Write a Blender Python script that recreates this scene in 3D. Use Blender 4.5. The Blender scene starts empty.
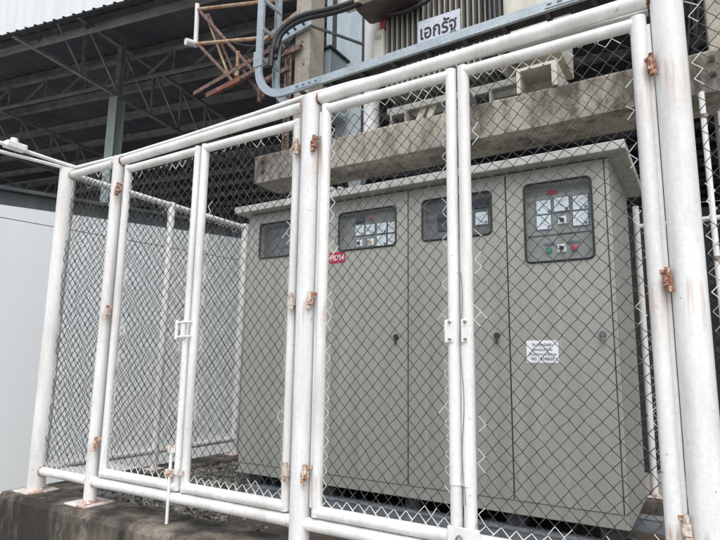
import bpy, bmesh, math, random
from mathutils import Vector, Matrix, noise
random.seed(7)
rad = math.radians
scene = bpy.context.scene

# ------------------------------------------------------------------ camera
YAW, PITCH, ROLL, FPX = rad(31.6), rad(9.4), rad(0.8), 562.0
fw = Vector((-math.sin(YAW)*math.cos(PITCH), math.cos(YAW)*math.cos(PITCH), math.sin(PITCH)))
r0 = Vector((math.cos(YAW), math.sin(YAW), 0)); u0 = r0.cross(fw)
rt = r0*math.cos(ROLL) + u0*math.sin(ROLL)
up = -r0*math.sin(ROLL) + u0*math.cos(ROLL)
cam_d = bpy.data.cameras.new("camera"); cam = bpy.data.objects.new("camera", cam_d)
scene.collection.objects.link(cam)
cam_d.sensor_width = 36; cam_d.lens = FPX/720*36; cam_d.clip_start = 0.05; cam_d.clip_end = 500
cam.matrix_world = Matrix(((rt.x, up.x, -fw.x, 0), (rt.y, up.y, -fw.y, -2.2), (rt.z, up.z, -fw.z, 0.854), (0, 0, 0, 1)))
scene.camera = cam

# ------------------------------------------------------------------ sky, sun, exposure (bright overcast)
SUN_EL, SUN_AZ = rad(58), rad(150)          # azimuth clockwise from +Y: high behind the camera
world = bpy.data.worlds.new("World"); scene.world = world; world.use_nodes = True
wn = world.node_tree; wn.nodes.clear()
sky = wn.nodes.new("ShaderNodeTexSky"); sky.sky_type = 'NISHITA'; sky.sun_disc = False
sky.sun_elevation = SUN_EL; sky.sun_rotation = SUN_AZ
sky.air_density = 1.0; sky.dust_density = 2.5; sky.ozone_density = 1.0
bg = wn.nodes.new("ShaderNodeBackground"); bg.inputs[1].default_value = 0.15
wo = wn.nodes.new("ShaderNodeOutputWorld")
hs_ = wn.nodes.new("ShaderNodeHueSaturation"); hs_.inputs["Saturation"].default_value = 0.60   # cloud cover: nearly neutral
wn.links.new(sky.outputs[0], hs_.inputs["Color"]); wn.links.new(hs_.outputs[0], bg.inputs[0]); wn.links.new(bg.outputs[0], wo.inputs[0])
sd = bpy.data.lights.new("sun", 'SUN'); sd.energy = 0.9; sd.angle = rad(60); sd.color = (1, 0.98, 0.95)
so = bpy.data.objects.new("sun", sd); scene.collection.objects.link(so)
sdir = Vector((math.sin(SUN_AZ)*math.cos(SUN_EL), math.cos(SUN_AZ)*math.cos(SUN_EL), math.sin(SUN_EL)))
so.rotation_euler = sdir.to_track_quat('Z', 'Y').to_euler(); so.location = (0, -6, 12)
vs = scene.view_settings
vs.view_transform = 'Standard'; vs.look = 'None'; vs.gamma = 1; vs.exposure = 0.86; vs.use_curve_mapping = False

# ------------------------------------------------------------------ materials
M = {}
class NT:
    def __init__(s, name):
        s.m = bpy.data.materials.new(name); s.m.use_nodes = True
        s.t = s.m.node_tree; s.b = s.t.nodes["Principled BSDF"]
        s.tc = s.t.nodes.new("ShaderNodeTexCoord"); s.src = s.tc.outputs["Object"]
        g = s.t.nodes.new("ShaderNodeNewGeometry"); s.pos = g.outputs["Position"]
        oi = s.t.nodes.new("ShaderNodeObjectInfo"); s.rnd = oi.outputs["Random"]
        M[name] = s.m
    def link(s, a, b): s.t.links.new(a, b)
    def noise(s, scale, detail=4, rough=0.55, stretch=None, out=0, src=None):
        n = s.t.nodes.new("ShaderNodeTexNoise"); n.inputs["Scale"].default_value = scale
        n.inputs["Detail"].default_value = detail; n.inputs["Roughness"].default_value = rough
        v = src or s.pos
        if stretch:
            mp = s.t.nodes.new("ShaderNodeMapping"); mp.inputs["Scale"].default_value = stretch
            s.link(v, mp.inputs[0]); v = mp.outputs[0]
        s.link(v, n.inputs["Vector"]); return n.outputs[out]
    def ramp(s, fac, stops):
        r = s.t.nodes.new("ShaderNodeValToRGB"); e = r.color_ramp.elements
        while len(e) < len(stops): e.new(0.5)
        for el, (p, c) in zip(e, stops):
            el.position = p; el.color = (c, c, c, 1) if isinstance(c, (int, float)) else (*c, 1)
        s.link(fac, r.inputs[0]); return r.outputs[0]
    def mix(s, fac, a, b, mode='MIX'):
        n = s.t.nodes.new("ShaderNodeMix"); n.data_type = 'RGBA'; n.blend_type = mode
        for sock, v in ((n.inputs[0], fac), (n.inputs[6], a), (n.inputs[7], b)):
            if isinstance(v, (int, float)): sock.default_value = v
            elif isinstance(v, tuple): sock.default_value = (*v, 1)
            else: s.link(v, sock)
        return n.outputs[2]
    def math(s, op, a, b=0.0):
        n = s.t.nodes.new("ShaderNodeMath"); n.operation = op
        for sock, v in zip(n.inputs, (a, b)):
            if isinstance(v, (int, float)): sock.default_value = v
            else: s.link(v, sock)
        return n.outputs[0]
    def color(s, c):
        if isinstance(c, tuple): s.b.inputs["Base Color"].default_value = (*c, 1)
        else: s.link(c, s.b.inputs["Base Color"])
    def bump(s, h, strength=0.2, dist=0.01):
        n = s.t.nodes.new("ShaderNodeBump"); n.inputs["Strength"].default_value = strength
        n.inputs["Distance"].default_value = dist
        s.link(h, n.inputs["Height"]); s.link(n.outputs[0], s.b.inputs["Normal"])
    def set(s, rough=None, metal=None, spec=None):
        if rough is not None:
            if isinstance(rough, float): s.b.inputs["Roughness"].default_value = rough
            else: s.link(rough, s.b.inputs["Roughness"])
        if metal is not None: s.b.inputs["Metallic"].default_value = metal
        if spec is not None: s.b.inputs["Specular IOR Level"].default_value = spec

def painted(name, col, rust=0.70, dirt=0.5, rough=0.42, dirtcol=(0.30, 0.27, 0.22), runs=()):
    t = NT(name)
    d = t.ramp(t.noise(5, 6, 0.65, (1, 1, 0.25)), [(0.42, 0.0), (0.78, dirt)])
    c = t.mix(d, col, dirtcol)
    fine = t.ramp(t.noise(60, 3, 0.6), [(0.3, 0.93), (0.7, 1.03)])
    c = t.mix(1.0, c, fine, 'MULTIPLY')
    sp = t.ramp(t.noise(38, 2, 0.5), [(0.70, 0.0), (0.76, 0.5)])
    c = t.mix(sp, c, (0.26, 0.19, 0.13))
    big = t.ramp(t.noise(7, 4, 0.6), [(rust, 0.0), (rust+0.09, 1.0)])
    sm = t.ramp(t.noise(55, 4, 0.7), [(0.40, 0.0), (0.58, 1.0)])
    rm = t.math('MULTIPLY', big, sm)
    c = t.mix(rm, c, t.ramp(t.noise(90, 3), [(0.3, (0.16, 0.05, 0.02)), (0.7, (0.42, 0.17, 0.06))]))
    if runs:                                   # rust runs that start at each hinge and thin out downwards
        sx = t.t.nodes.new("ShaderNodeSeparateXYZ"); t.link(t.pos, sx.inputs[0]); tot = None
        for z in runs:
            d = t.math('SUBTRACT', z, sx.outputs[2])
            m = t.t.nodes.new("ShaderNodeMapRange"); m.inputs[1].default_value = -0.03; m.inputs[2].default_value = 0.01; t.link(d, m.inputs[0])
            n = t.t.nodes.new("ShaderNodeMapRange"); n.inputs[1].default_value = 0.22; n.inputs[2].default_value = 0.0; t.link(d, n.inputs[0])
            k = t.math('MULTIPLY', m.outputs[0], n.outputs[0]); tot = k if tot is None else t.math('MAXIMUM', tot, k)
        st = t.ramp(t.noise(34, 4, 0.6, (1, 1, 0.06)), [(0.50, 0.0), (0.68, 1.0)])
        k = t.math('MULTIPLY', t.math('MULTIPLY', tot, st), 0.8)
        c = t.mix(k, c, (0.42, 0.23, 0.12))
    br_ = t.ramp(t.noise(16, 5, 0.7, (1, 1, 0.12)), [(0.32, 0.88), (0.66, 1.03)])
    c = t.mix(1.0, c, br_, 'MULTIPLY')
    t.color(c)
    t.set(rough=t.math('ADD', t.math('MULTIPLY', rm, 0.4), rough))
    t.bump(t.mix(0.6, t.noise(45, 4, 0.6), t.noise(13, 4, 0.6, (1, 1, 0.5))), 0.28, 0.006)
    return t
painted('paint_white', (0.775, 0.77, 0.745), rust=0.68)
painted('paint_hinged', (0.775, 0.77, 0.745), rust=0.66, runs=(1.93, 1.13, 0.33))
painted('paint_rusty', (0.76, 0.74, 0.70), rust=0.47, dirt=0.8, dirtcol=(0.35, 0.24, 0.16))
painted('rust_flaked', (0.68, 0.62, 0.56), rust=0.40, dirt=0.9, rough=0.6, dirtcol=(0.33, 0.22, 0.15))
painted('paint_post', (0.72, 0.72, 0.71), rust=0.72, dirt=0.35, runs=(1.93, 1.13, 0.33))
painted('paint_conduit', (0.78, 0.79, 0.75), rust=0.8, dirt=0.25)
painted('cream_shaded', (0.36, 0.35, 0.31), rust=0.75, dirt=0.6)  # transformer cream made darker: the shade on the fins is in the colour
painted('paint_cream', (0.60, 0.58, 0.48), rust=0.72, dirt=0.6)
painted('paint_grey_blue', (0.24, 0.29, 0.31), rust=0.8, dirt=0.3)
painted('paint_gutter', (0.075, 0.09, 0.095), rust=0.8, dirt=0.3)
painted('paint_column', (0.40, 0.47, 0.46), rust=0.8, dirt=0.5)
painted('paint_blue_panel', (0.52, 0.60, 0.63), rust=0.85, dirt=0.6, dirtcol=(0.25, 0.29, 0.31))
painted('paint_red', (0.15, 0.045, 0.036), rust=0.48, dirt=0.6, rough=0.6, dirtcol=(0.12, 0.08, 0.06))
painted('paint_tan', (0.42, 0.33, 0.22), rust=0.45, dirt=0.7, rough=0.6, dirtcol=(0.2, 0.12, 0.07))
painted('paint_maroon', (0.035, 0.022, 0.022), rust=0.85, dirt=0.2)

t = NT('cabinet_paint')
c = t.mix(t.ramp(t.noise(2.2, 5, 0.6, (1, 1, 0.35)), [(0.35, 0.0), (0.8, 0.35)]), (0.335, 0.337, 0.294), (0.275, 0.27, 0.227))
c = t.mix(t.ramp(t.noise(11, 5, 0.65, (1, 1, 0.05)), [(0.46, 0.0), (0.72, 0.38)]), c, (0.21, 0.20, 0.165))
c = t.mix(t.ramp(t.noise(18, 5, 0.6, (1, 1, 0.04)), [(0.54, 0.0), (0.72, 0.26)]), c, (0.50, 0.49, 0.45))
c = t.mix(1.0, c, t.ramp(t.noise(210, 2, 0.6), [(0.32, 0.80), (0.68, 1.14)]), 'MULTIPLY')
c = t.mix(1.0, c, t.ramp(t.rnd, [(0.0, 0.95), (1.0, 1.03)]), 'MULTIPLY')
t.color(c); t.set(rough=t.ramp(t.noise(4, 5, 0.6), [(0.3, 0.38), (0.7, 0.58)])); t.bump(t.mix(0.7, t.noise(170, 2, 0.5), t.noise(1.6, 3)), 0.35, 0.006)
t = NT('cabinet_cap')
c = t.mix(t.ramp(t.noise(9, 6, 0.7, (1, 1, 0.5)), [(0.45, 0.0), (0.72, 0.7)]), (0.42, 0.42, 0.38), (0.20, 0.18, 0.15))
t.color(c); t.set(rough=0.55); t.bump(t.noise(120, 2), 0.2, 0.002)

t = NT('wire')
c = t.ramp(t.noise(22, 4, 0.6), [(0.32, (0.028, 0.028, 0.027)), (0.56, (0.060, 0.060, 0.058)), (0.76, (0.22, 0.215, 0.205))])
t.color(c); t.set(rough=0.5, metal=0.25)
t = NT('rust')
c = t.ramp(t.noise(60, 5, 0.7), [(0.36, (0.045, 0.022, 0.016)), (0.47, (0.20, 0.085, 0.05)), (0.55, (0.38, 0.20, 0.125)), (0.62, (0.60, 0.50, 0.42))])
t.color(c); t.set(rough=0.85); t.bump(t.noise(150, 4), 0.6, 0.003)
t = NT('rust_dark')
c = t.ramp(t.noise(25, 5, 0.7), [(0.3, (0.045, 0.030, 0.026)), (0.52, (0.135, 0.078, 0.060)), (0.68, (0.30, 0.215, 0.175))])
t.color(c); t.set(rough=0.85); t.bump(t.noise(120, 4), 0.5, 0.003)
t = NT('bolt_steel'); t.color(t.ramp(t.noise(90, 3), [(0.4, (0.28, 0.27, 0.25)), (0.65, (0.24, 0.12, 0.07))])); t.set(rough=0.6, metal=0.4)
t = NT('galvanised')
v = t.t.nodes.new("ShaderNodeTexVoronoi"); v.inputs["Scale"].default_value = 38; t.link(t.pos, v.inputs["Vector"])
c = t.mix(t.ramp(t.noise(6, 4), [(0.4, 0.0), (0.75, 0.5)]), (0.36, 0.405, 0.415), (0.22, 0.245, 0.25))
c = t.mix(1.0, c, t.ramp(v.outputs["Distance"], [(0.0, 0.82), (0.6, 1.1)]), 'MULTIPLY')
t.color(c); t.set(rough=0.42, metal=0.45)
t = NT('steel_dark'); t.color(t.ramp(t.noise(20, 4), [(0.35, (0.02, 0.022, 0.025)), (0.7, (0.06, 0.06, 0.06))])); t.set(rough=0.55)
t = NT('channel_grey'); t.color(t.ramp(t.noise(10, 5, 0.7), [(0.35, (0.10, 0.12, 0.13)), (0.7, (0.24, 0.26, 0.27))])); t.set(rough=0.6)
t = NT('rubber'); t.color(t.ramp(t.noise(30, 3), [(0.4, (0.008, 0.008, 0.009)), (0.7, (0.025, 0.025, 0.025))])); t.set(rough=0.5)

def concrete(name, a, b, stain, stains=0.7, zs=0.3, th=0.46):
    t = NT(name)
    c = t.mix(t.ramp(t.noise(4, 6, 0.65), [(0.35, 0.0), (0.7, 1.0)]), a, b)
    c = t.mix(t.ramp(t.noise(3.2, 7, 0.7, (1, 1, zs)), [(th, 0.0), (th+0.2, stains)]), c, stain)
    c = t.mix(t.ramp(t.noise(7.5, 8, 0.75, (1, 1, 0.7)), [(0.54, 0.0), (0.62, stains*0.75)]), c, stain)
    c = t.mix(1.0, c, t.ramp(t.noise(70, 4, 0.7), [(0.3, 0.72), (0.65, 1.1)]), 'MULTIPLY')
    c = t.mix(t.ramp(t.noise(26, 4, 0.6), [(0.62, 0.0), (0.70, 0.5)]), c, stain)
    t.color(c); t.set(rough=0.9, spec=0.25)
    t.bump(t.mix(0.5, t.noise(14, 8, 0.7), t.noise(110, 5, 0.7)), 0.6, 0.012)
concrete('concrete_beam', (0.47, 0.44, 0.38), (0.38, 0.35, 0.29), (0.075, 0.062, 0.048), 0.9, 0.45, 0.43)
concrete('concrete_pole', (0.44, 0.40, 0.33), (0.34, 0.31, 0.26), (0.14, 0.12, 0.10), 0.5, 0.15)
concrete('concrete_plinth', (0.27, 0.235, 0.19), (0.15, 0.13, 0.105), (0.030, 0.027, 0.023), 0.95, 0.25, 0.38)
concrete('dirt_floor', (0.12, 0.095, 0.075), (0.075, 0.06, 0.05), (0.03, 0.025, 0.02), 0.6, 1.0)
concrete('ground_mat', (0.42, 0.40, 0.36), (0.34, 0.32, 0.28), (0.20, 0.19, 0.15), 0.5, 1.0)

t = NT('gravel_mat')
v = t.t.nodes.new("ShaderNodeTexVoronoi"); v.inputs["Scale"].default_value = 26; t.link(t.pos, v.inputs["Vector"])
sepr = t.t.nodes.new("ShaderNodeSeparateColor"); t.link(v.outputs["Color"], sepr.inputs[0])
c = t.ramp(sepr.outputs[0], [(0.0, (0.05, 0.048, 0.045)), (0.5, (0.14, 0.133, 0.122)), (1.0, (0.28, 0.265, 0.24))])  # stone tones lowered to carry the shadow behind the bottom rail
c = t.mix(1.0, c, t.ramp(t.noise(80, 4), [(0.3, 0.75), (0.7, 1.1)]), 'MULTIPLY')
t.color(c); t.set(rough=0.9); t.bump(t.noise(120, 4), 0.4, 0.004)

t = NT('white_sheet')
c = t.mix(t.ramp(t.noise(0.9, 5, 0.6), [(0.4, 0.0), (0.75, 0.22)]), (0.83, 0.86, 0.86), (0.74, 0.79, 0.78))
c = t.mix(t.ramp(t.noise(1.4, 5, 0.6, (3, 3, 0.12)), [(0.52, 0.0), (0.74, 0.18)]), c, (0.56, 0.57, 0.52))
t.color(c); t.set(rough=0.3); t.bump(t.noise(2.5, 3), 0.15, 0.02)
t = NT('fascia_sheet')
c = t.mix(t.ramp(t.noise(1.5, 5, 0.6, (4, 4, 0.3)), [(0.4, 0.0), (0.75, 0.4)]), (0.66, 0.69, 0.68), (0.50, 0.52, 0.48))
t.color(c); t.set(rough=0.4, metal=0.15)
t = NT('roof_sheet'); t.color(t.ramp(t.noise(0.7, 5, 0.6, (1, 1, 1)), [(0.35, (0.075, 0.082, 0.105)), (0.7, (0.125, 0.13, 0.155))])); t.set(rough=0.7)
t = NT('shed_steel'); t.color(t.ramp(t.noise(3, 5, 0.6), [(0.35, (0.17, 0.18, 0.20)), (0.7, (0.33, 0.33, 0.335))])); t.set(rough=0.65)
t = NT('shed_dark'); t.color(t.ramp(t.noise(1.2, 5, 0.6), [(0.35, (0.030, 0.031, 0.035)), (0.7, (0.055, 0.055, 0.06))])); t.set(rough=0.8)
t = NT('meter_face'); t.color(t.ramp(t.noise(40, 3), [(0.4, (0.70, 0.76, 0.78)), (0.7, (0.80, 0.84, 0.85))])); t.set(rough=0.35)
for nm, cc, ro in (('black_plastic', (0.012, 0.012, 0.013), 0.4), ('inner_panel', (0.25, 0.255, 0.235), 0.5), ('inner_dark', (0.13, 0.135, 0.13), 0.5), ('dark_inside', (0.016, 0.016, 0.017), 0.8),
                   ('green_lamp', (0.01, 0.22, 0.10), 0.3), ('red_lamp', (0.50, 0.06, 0.09), 0.3), ('red_tag', (0.42, 0.015, 0.06), 0.5),
                   ('sticker_white', (0.84, 0.86, 0.88), 0.5), ('ink_black', (0.015, 0.015, 0.02), 0.6), ('ink_grey', (0.10, 0.13, 0.16), 0.6),
                   ('ink_white', (0.85, 0.85, 0.85), 0.5), ('red_cable', (0.28, 0.02, 0.03), 0.45), ('sign_plate', (0.52, 0.55, 0.60), 0.5),
                   ('plastic_film', (0.72, 0.72, 0.76), 0.25), ('blue_display', (0.022, 0.027, 0.036), 0.25), ('yellow_knob', (0.55, 0.40, 0.03), 0.4)):
    t = NT(nm); t.color(t.mix(1.0, cc, t.ramp(t.noise(25, 4), [(0.3, 0.85), (0.7, 1.06)]), 'MULTIPLY')); t.set(rough=ro)
t = NT('glass')
t.t.nodes.remove(t.b)
gl = t.t.nodes.new("ShaderNodeBsdfGlossy"); gl.inputs["Roughness"].default_value = 0.06
tr = t.t.nodes.new("ShaderNodeBsdfTransparent"); tr.inputs[0].default_value = (0.92, 0.94, 0.94, 1)
lw = t.t.nodes.new("ShaderNodeLayerWeight"); lw.inputs[0].default_value = 0.5
gf = t.math('ADD', t.math('MULTIPLY', t.math('POWER', lw.outputs["Facing"], 4.0), 0.6), 0.05)
mx = t.t.nodes.new("ShaderNodeMixShader")
t.link(gf, mx.inputs[0]); t.link(tr.outputs[0], mx.inputs[1]); t.link(gl.outputs[0], mx.inputs[2])
t.link(mx.outputs[0], t.t.nodes["Material Output"].inputs[0])
t = NT('grass_mat'); t.color(t.ramp(t.noise(6, 3), [(0.3, (0.10, 0.11, 0.03)), (0.7, (0.28, 0.27, 0.10))])); t.set(rough=0.8)

# ------------------------------------------------------------------ mesh helpers
V = Vector
class MB:
    def __init__(s): s.v = []; s.f = []; s.sm = []
    def add(s, vs_, fs_, smooth=False):
        o = len(s.v); s.v += [V(p) for p in vs_]
        for i, f in enumerate(fs_):
            s.f.append([o+k for k in f]); s.sm.append(smooth if isinstance(smooth, bool) else smooth[i])
        return s
    def box(s, x0, x1, y0, y1, z0, z1, bev=0.0, mat=None):
        if bev <= 0:
            vs_ = [(x0,y0,z0),(x1,y0,z0),(x1,y1,z0),(x0,y1,z0),(x0,y0,z1),(x1,y0,z1),(x1,y1,z1),(x0,y1,z1)]
            fs_ = [(0,3,2,1),(4,5,6,7),(0,1,5,4),(1,2,6,5),(2,3,7,6),(3,0,4,7)]
        else:
            bm = bmesh.new(); bmesh.ops.create_cube(bm, size=1)
            for v in bm.verts: v.co = V(((x0+x1)/2+v.co.x*(x1-x0), (y0+y1)/2+v.co.y*(y1-y0), (z0+z1)/2+v.co.z*(z1-z0)))
            bmesh.ops.bevel(bm, geom=bm.edges[:], offset=bev, segments=2, profile=0.5, affect='EDGES')
            bm.verts.index_update()
            vs_ = [v.co.copy() for v in bm.verts]; fs_ = [[v.index for v in f.verts] for f in bm.faces]; bm.free()
        if mat is not None: vs_ = [mat @ V(p) for p in vs_]
        return s.add(vs_, fs_)
    def bar(s, a, b, w, h, upv=(0, 0, 1)):
        """rectangular bar from a to b: w across, h along up"""
        a, b = V(a), V(b); d = (b-a); L = d.length; d.normalize()
        upv = V(upv)
        if abs(d.dot(upv)) > 0.98: upv = V((0, 1, 0))
        sx = d.cross(upv).normalized(); uy = sx.cross(d).normalized()
        vs_ = [p + sx*(w/2)*i + uy*(h/2)*j for p in (a, b) for i, j in ((-1,-1),(1,-1),(1,1),(-1,1))]
        return s.add(vs_, [(0,1,2,3),(7,6,5,4),(4,5,1,0),(5,6,2,1),(6,7,3,2),(7,4,0,3)])
    def tube(s, pts, r, n=16, caps=True):
        pts = [V(p) for p in pts]; rings = []; prev = None
        for i, p in enumerate(pts):
            if i == 0: d = pts[1]-p
            elif i == len(pts)-1: d = p-pts[i-1]
            else: d = (pts[i+1]-p).normalized() + (p-pts[i-1]).normalized()
            d.normalize()
            if prev is None:
                ref = V((0,0,1)) if abs(d.z) < 0.9 else V((1,0,0))
                a = d.cross(ref).normalized()
            else: a = (prev - d*prev.dot(d)).normalized()
            prev = a; b = d.cross(a)
            rr = r[i] if isinstance(r, (list, tuple)) else r
            rings.append([p + a*(rr*math.cos(2*math.pi*k/n)) + b*(rr*math.sin(2*math.pi*k/n)) for k in range(n)])
        vs_ = [q for ring in rings for q in ring]; fs_ = []
        for i in range(len(rings)-1):
            for k in range(n):
                k2 = (k+1) % n
                fs_.append((i*n+k, i*n+k2, (i+1)*n+k2, (i+1)*n+k))
        s.add(vs_, fs_, True)
        if caps:
            s.add(rings[0], [list(range(n))[::-1]]); s.add(rings[-1], [list(range(n))])
        return s
    def ball(s, c, r, seg=12, rings=8, sc=(1, 1, 1)):
        c = V(c); vs_ = []; fs_ = []
        for i in range(rings+1):
            th = math.pi*i/rings
            for k in range(seg):
                ph = 2*math.pi*k/seg
                vs_.append(c + V((r*sc[0]*math.sin(th)*math.cos(ph), r*sc[1]*math.sin(th)*math.sin(ph), r*sc[2]*math.cos(th))))
        for i in range(rings):
            for k in range(seg):
                k2 = (k+1) % seg
                fs_.append((i*seg+k, (i+1)*seg+k, (i+1)*seg+k2, i*seg+k2))
        return s.add(vs_, fs_, True)
    def build(s, name, mat, parent=None, kind=None):
        me = bpy.data.meshes.new(name)
        o = V((0, 0, 0)); p = parent
        while p is not None:
            o = o + V(p.location); p = p.parent
        me.from_pydata([tuple(v-o) for v in s.v], [], s.f)
        me.polygons.foreach_set("use_smooth", s.sm)
        me.materials.append(M[mat]); me.update()
        ob = bpy.data.objects.new(name, me); scene.collection.objects.link(ob); ob.parent = parent
        if kind: ob["kind"] = kind
        return ob
def tag(o, label=None, cat=None, group=None, kind=None):
    if label: o["label"] = label
    if cat: o["category"] = cat
    if group: o["group"] = group
    if kind: o["kind"] = kind
    return o
def thing(name, label, cat, loc=(0, 0, 0), group=None):
    o = bpy.data.objects.new(name, None); scene.collection.objects.link(o)
    o.empty_display_size = 0.1; o.location = loc
    return tag(o, label, cat, group)
def box(name, mat, parent, *a, bev=0.0): return MB().box(*a, bev=bev).build(name, mat, parent)
def pipe(name, mat, parent, pts, r, n=16): return MB().tube(pts, r, n).build(name, mat, parent)

def wobble(p, s=1.7, a=0.004):
    n = noise.noise_vector(V(p)*s); return n*a
def chain_link(parent, org, u, width, z0, z1, seed=0, Wd=0.057, Hd=0.063):
    """woven zig-zag wires in the vertical plane through org along u"""
    rnd = random.Random(seed); u = V(u).normalized(); nrm = u.cross(V((0, 0, 1)))
    h = Wd/2; hz = Hd/2; cols = int(width/h); rows = int((z1-z0)/hz); mb = MB(); r = 0.0021
    x_off = (width-cols*h)/2
    jit = {}
    def node(cx, j):
        k = (cx, j)
        if k not in jit:
            p = V(org) + u*(x_off+cx*h) + V((0, 0, z0 - org[2] + j*hz))
            p += wobble(p, 2.3, 0.013) + wobble(p, 14, 0.004)
            jit[k] = p + u*rnd.gauss(0, 0.0011) + V((0, 0, rnd.gauss(0, 0.0011)))
        return jit[k]
    for i in range(cols):
        pts = []
        for j in range(rows+1):
            side = (i+j) % 2
            pts.append(node(i+side, j) + u*(0.0014 if side else -0.0014) + nrm*(0.0022 if side else -0.0022))
        for end, sg in ((0, -1), (-1, 1)):      # cut tips past the last knot
            if rnd.random() < 0.85:
                d = pts[end] - pts[1 if end == 0 else -2]
                tip = pts[end] + d*rnd.uniform(0.25, 0.5)
                if end == 0: pts.insert(0, tip)
                else: pts.append(tip)
        mb.tube(pts, r, 5, caps=False)
    ob = mb.build('wire_mesh', 'wire', parent); ob["kind"] = "stuff"
    me = ob.data; me.materials.append(M['paint_conduit'])      # brushed over with the frame paint along the edges
    o_ = V(org); oo = V((0, 0, 0)); p_ = parent
    while p_ is not None: oo = oo + V(p_.location); p_ = p_.parent
    for pg in me.polygons:
        cpt = V(pg.center) + oo - o_
        a_ = cpt.dot(u); ztop_ = cpt.z + o_.z
        e_ = min(a_, width-a_, (ztop_-z0)*0.8, (z1-ztop_)*0.8)
        if e_ < 0.018 + 0.06*max(0.0, noise.noise((cpt+o_)*9)): pg.material_index = 1
    return ob

def text(name, body, mat, parent, loc, size, rot=(math.pi/2, 0, 0), fit=None, depth=0.0006, bold=0.0, shear=0.0):
    cu = bpy.data.curves.new(name, 'FONT'); cu.body = body; cu.size = size; cu.align_x = 'CENTER'; cu.align_y = 'CENTER'
    cu.extrude = depth; cu.offset = bold; cu.shear = shear; cu.resolution_u = 3
    tmp = bpy.data.objects.new(name+'_tmp', cu); scene.collection.objects.link(tmp)
    dg = bpy.context.evaluated_depsgraph_get()
    me = bpy.data.meshes.new_from_object(tmp.evaluated_get(dg)); me.name = name
    bpy.data.objects.remove(tmp); bpy.data.curves.remove(cu)
    me.materials.clear(); me.materials.append(M[mat])
    xs = [v.co.x for v in me.vertices] or [0]; ys = [v.co.y for v in me.vertices] or [0]
    if fit:
        w, h = max(xs)-min(xs), max(ys)-min(ys); cx, cy = (max(xs)+min(xs))/2, (max(ys)+min(ys))/2
        for v in me.vertices:
            v.co.x = (v.co.x-cx)*fit[0]/max(w, 1e-6); v.co.y = (v.co.y-cy)*fit[1]/max(h, 1e-6)
    ob = bpy.data.objects.new(name, me); scene.collection.objects.link(ob)
    o = V((0, 0, 0)); p = parent
    while p is not None: o = o + V(p.location); p = p.parent
    ob.parent = parent; ob.location = V(loc)-o; ob.rotation_euler = rot
    return ob

# ================================================================== SETTING
GZ = -0.7
g = MB().add([(-80,-60,GZ),(60,-60,GZ),(60,90,GZ),(-80,90,GZ)], [(0,1,2,3)]).build('ground', 'ground_mat'); tag(g, kind='structure')
# concrete plinth: a kerb wall round a lower dirt floor
pl = MB()
nx = 60
prof = []
for i in range(nx+1):                       # uneven weathered front and top edge
    x = -3.99 + (1.6+3.99)*i/nx
    e = noise.noise(V((x*3.1, 0, 1)))*0.012 + noise.noise(V((x*11, 3, 1)))*0.006
    e2 = noise.noise(V((x*4.3, 7, 2)))*0.010 + noise.noise(V((x*13, 9, 1)))*0.005
    prof.append([(x, -0.16+e, GZ-0.05), (x, -0.15+e, -0.035+e2), (x, -0.125+e*0.5, -0.004+e2*0.4), (x, 0.14, 0.0), (x, 0.16, -0.16)])
vs_ = [p for q in prof for p in q]; fs_ = []
for i in range(nx):
    for k in range(4): a = i*5+k; fs_.append((a, a+5, a+6, a+1))
fs_.append((0, 1, 2, 3, 4)); fs_.append(tuple(nx*5+k for k in (4, 3, 2, 1, 0)))
pl.add(vs_, fs_)
pl.box(-3.99, -3.69, 0.158, 2.1, GZ-0.05, -0.003, bev=0.012)
pl.box(-3.99, 1.6, 2.102, 2.3, GZ-0.05, -0.006, bev=0.01)
tag(pl.build('plinth', 'concrete_plinth'), kind='structure')
fl = MB(); n1, n2 = 60, 30
vs_ = []; fs_ = []
def floor_z(x, y):
    heap = 0.085*max(0.0, min(1.0, (-2.75-x)/0.6))
    return -0.125 + heap + noise.noise(V((x*2.5, y*2.5, 0)))*0.02 + noise.noise(V((x*9, y*9, 4)))*0.006
for i in range(n1+1):
    for j in range(n2+1):
        x = -3.72 + (1.6+3.72)*i/n1; y = 0.14+(2.12-0.14)*j/n2
        vs_.append((x, y, floor_z(x, y)))
for i in range(n1):
    for j in range(n2): a = i*(n2+1)+j; fs_.append((a, a+n2+1, a+n2+2, a+1))
tag(MB().add(vs_, fs_, True).build('floor', 'dirt_floor'), kind='structure')

# gravel inside the cage
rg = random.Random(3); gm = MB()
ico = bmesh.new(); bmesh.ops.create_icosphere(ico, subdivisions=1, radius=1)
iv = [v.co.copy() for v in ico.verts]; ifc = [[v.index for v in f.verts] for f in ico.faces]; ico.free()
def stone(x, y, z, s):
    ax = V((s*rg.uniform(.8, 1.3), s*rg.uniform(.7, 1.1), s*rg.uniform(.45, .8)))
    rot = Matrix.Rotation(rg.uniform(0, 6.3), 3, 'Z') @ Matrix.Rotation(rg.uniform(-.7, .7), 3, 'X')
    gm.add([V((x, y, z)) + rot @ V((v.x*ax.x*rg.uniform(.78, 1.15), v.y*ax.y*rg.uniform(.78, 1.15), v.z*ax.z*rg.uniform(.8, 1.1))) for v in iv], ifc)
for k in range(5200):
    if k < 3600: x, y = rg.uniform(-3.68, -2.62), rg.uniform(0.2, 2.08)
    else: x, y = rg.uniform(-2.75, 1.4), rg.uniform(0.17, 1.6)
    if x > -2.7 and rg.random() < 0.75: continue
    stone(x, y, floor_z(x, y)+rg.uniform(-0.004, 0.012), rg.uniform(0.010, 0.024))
tag(gm.build('gravel', 'gravel_mat'), 'grey crushed stone lying on the floor of the wire cage', 'gravel', kind='stuff')

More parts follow.
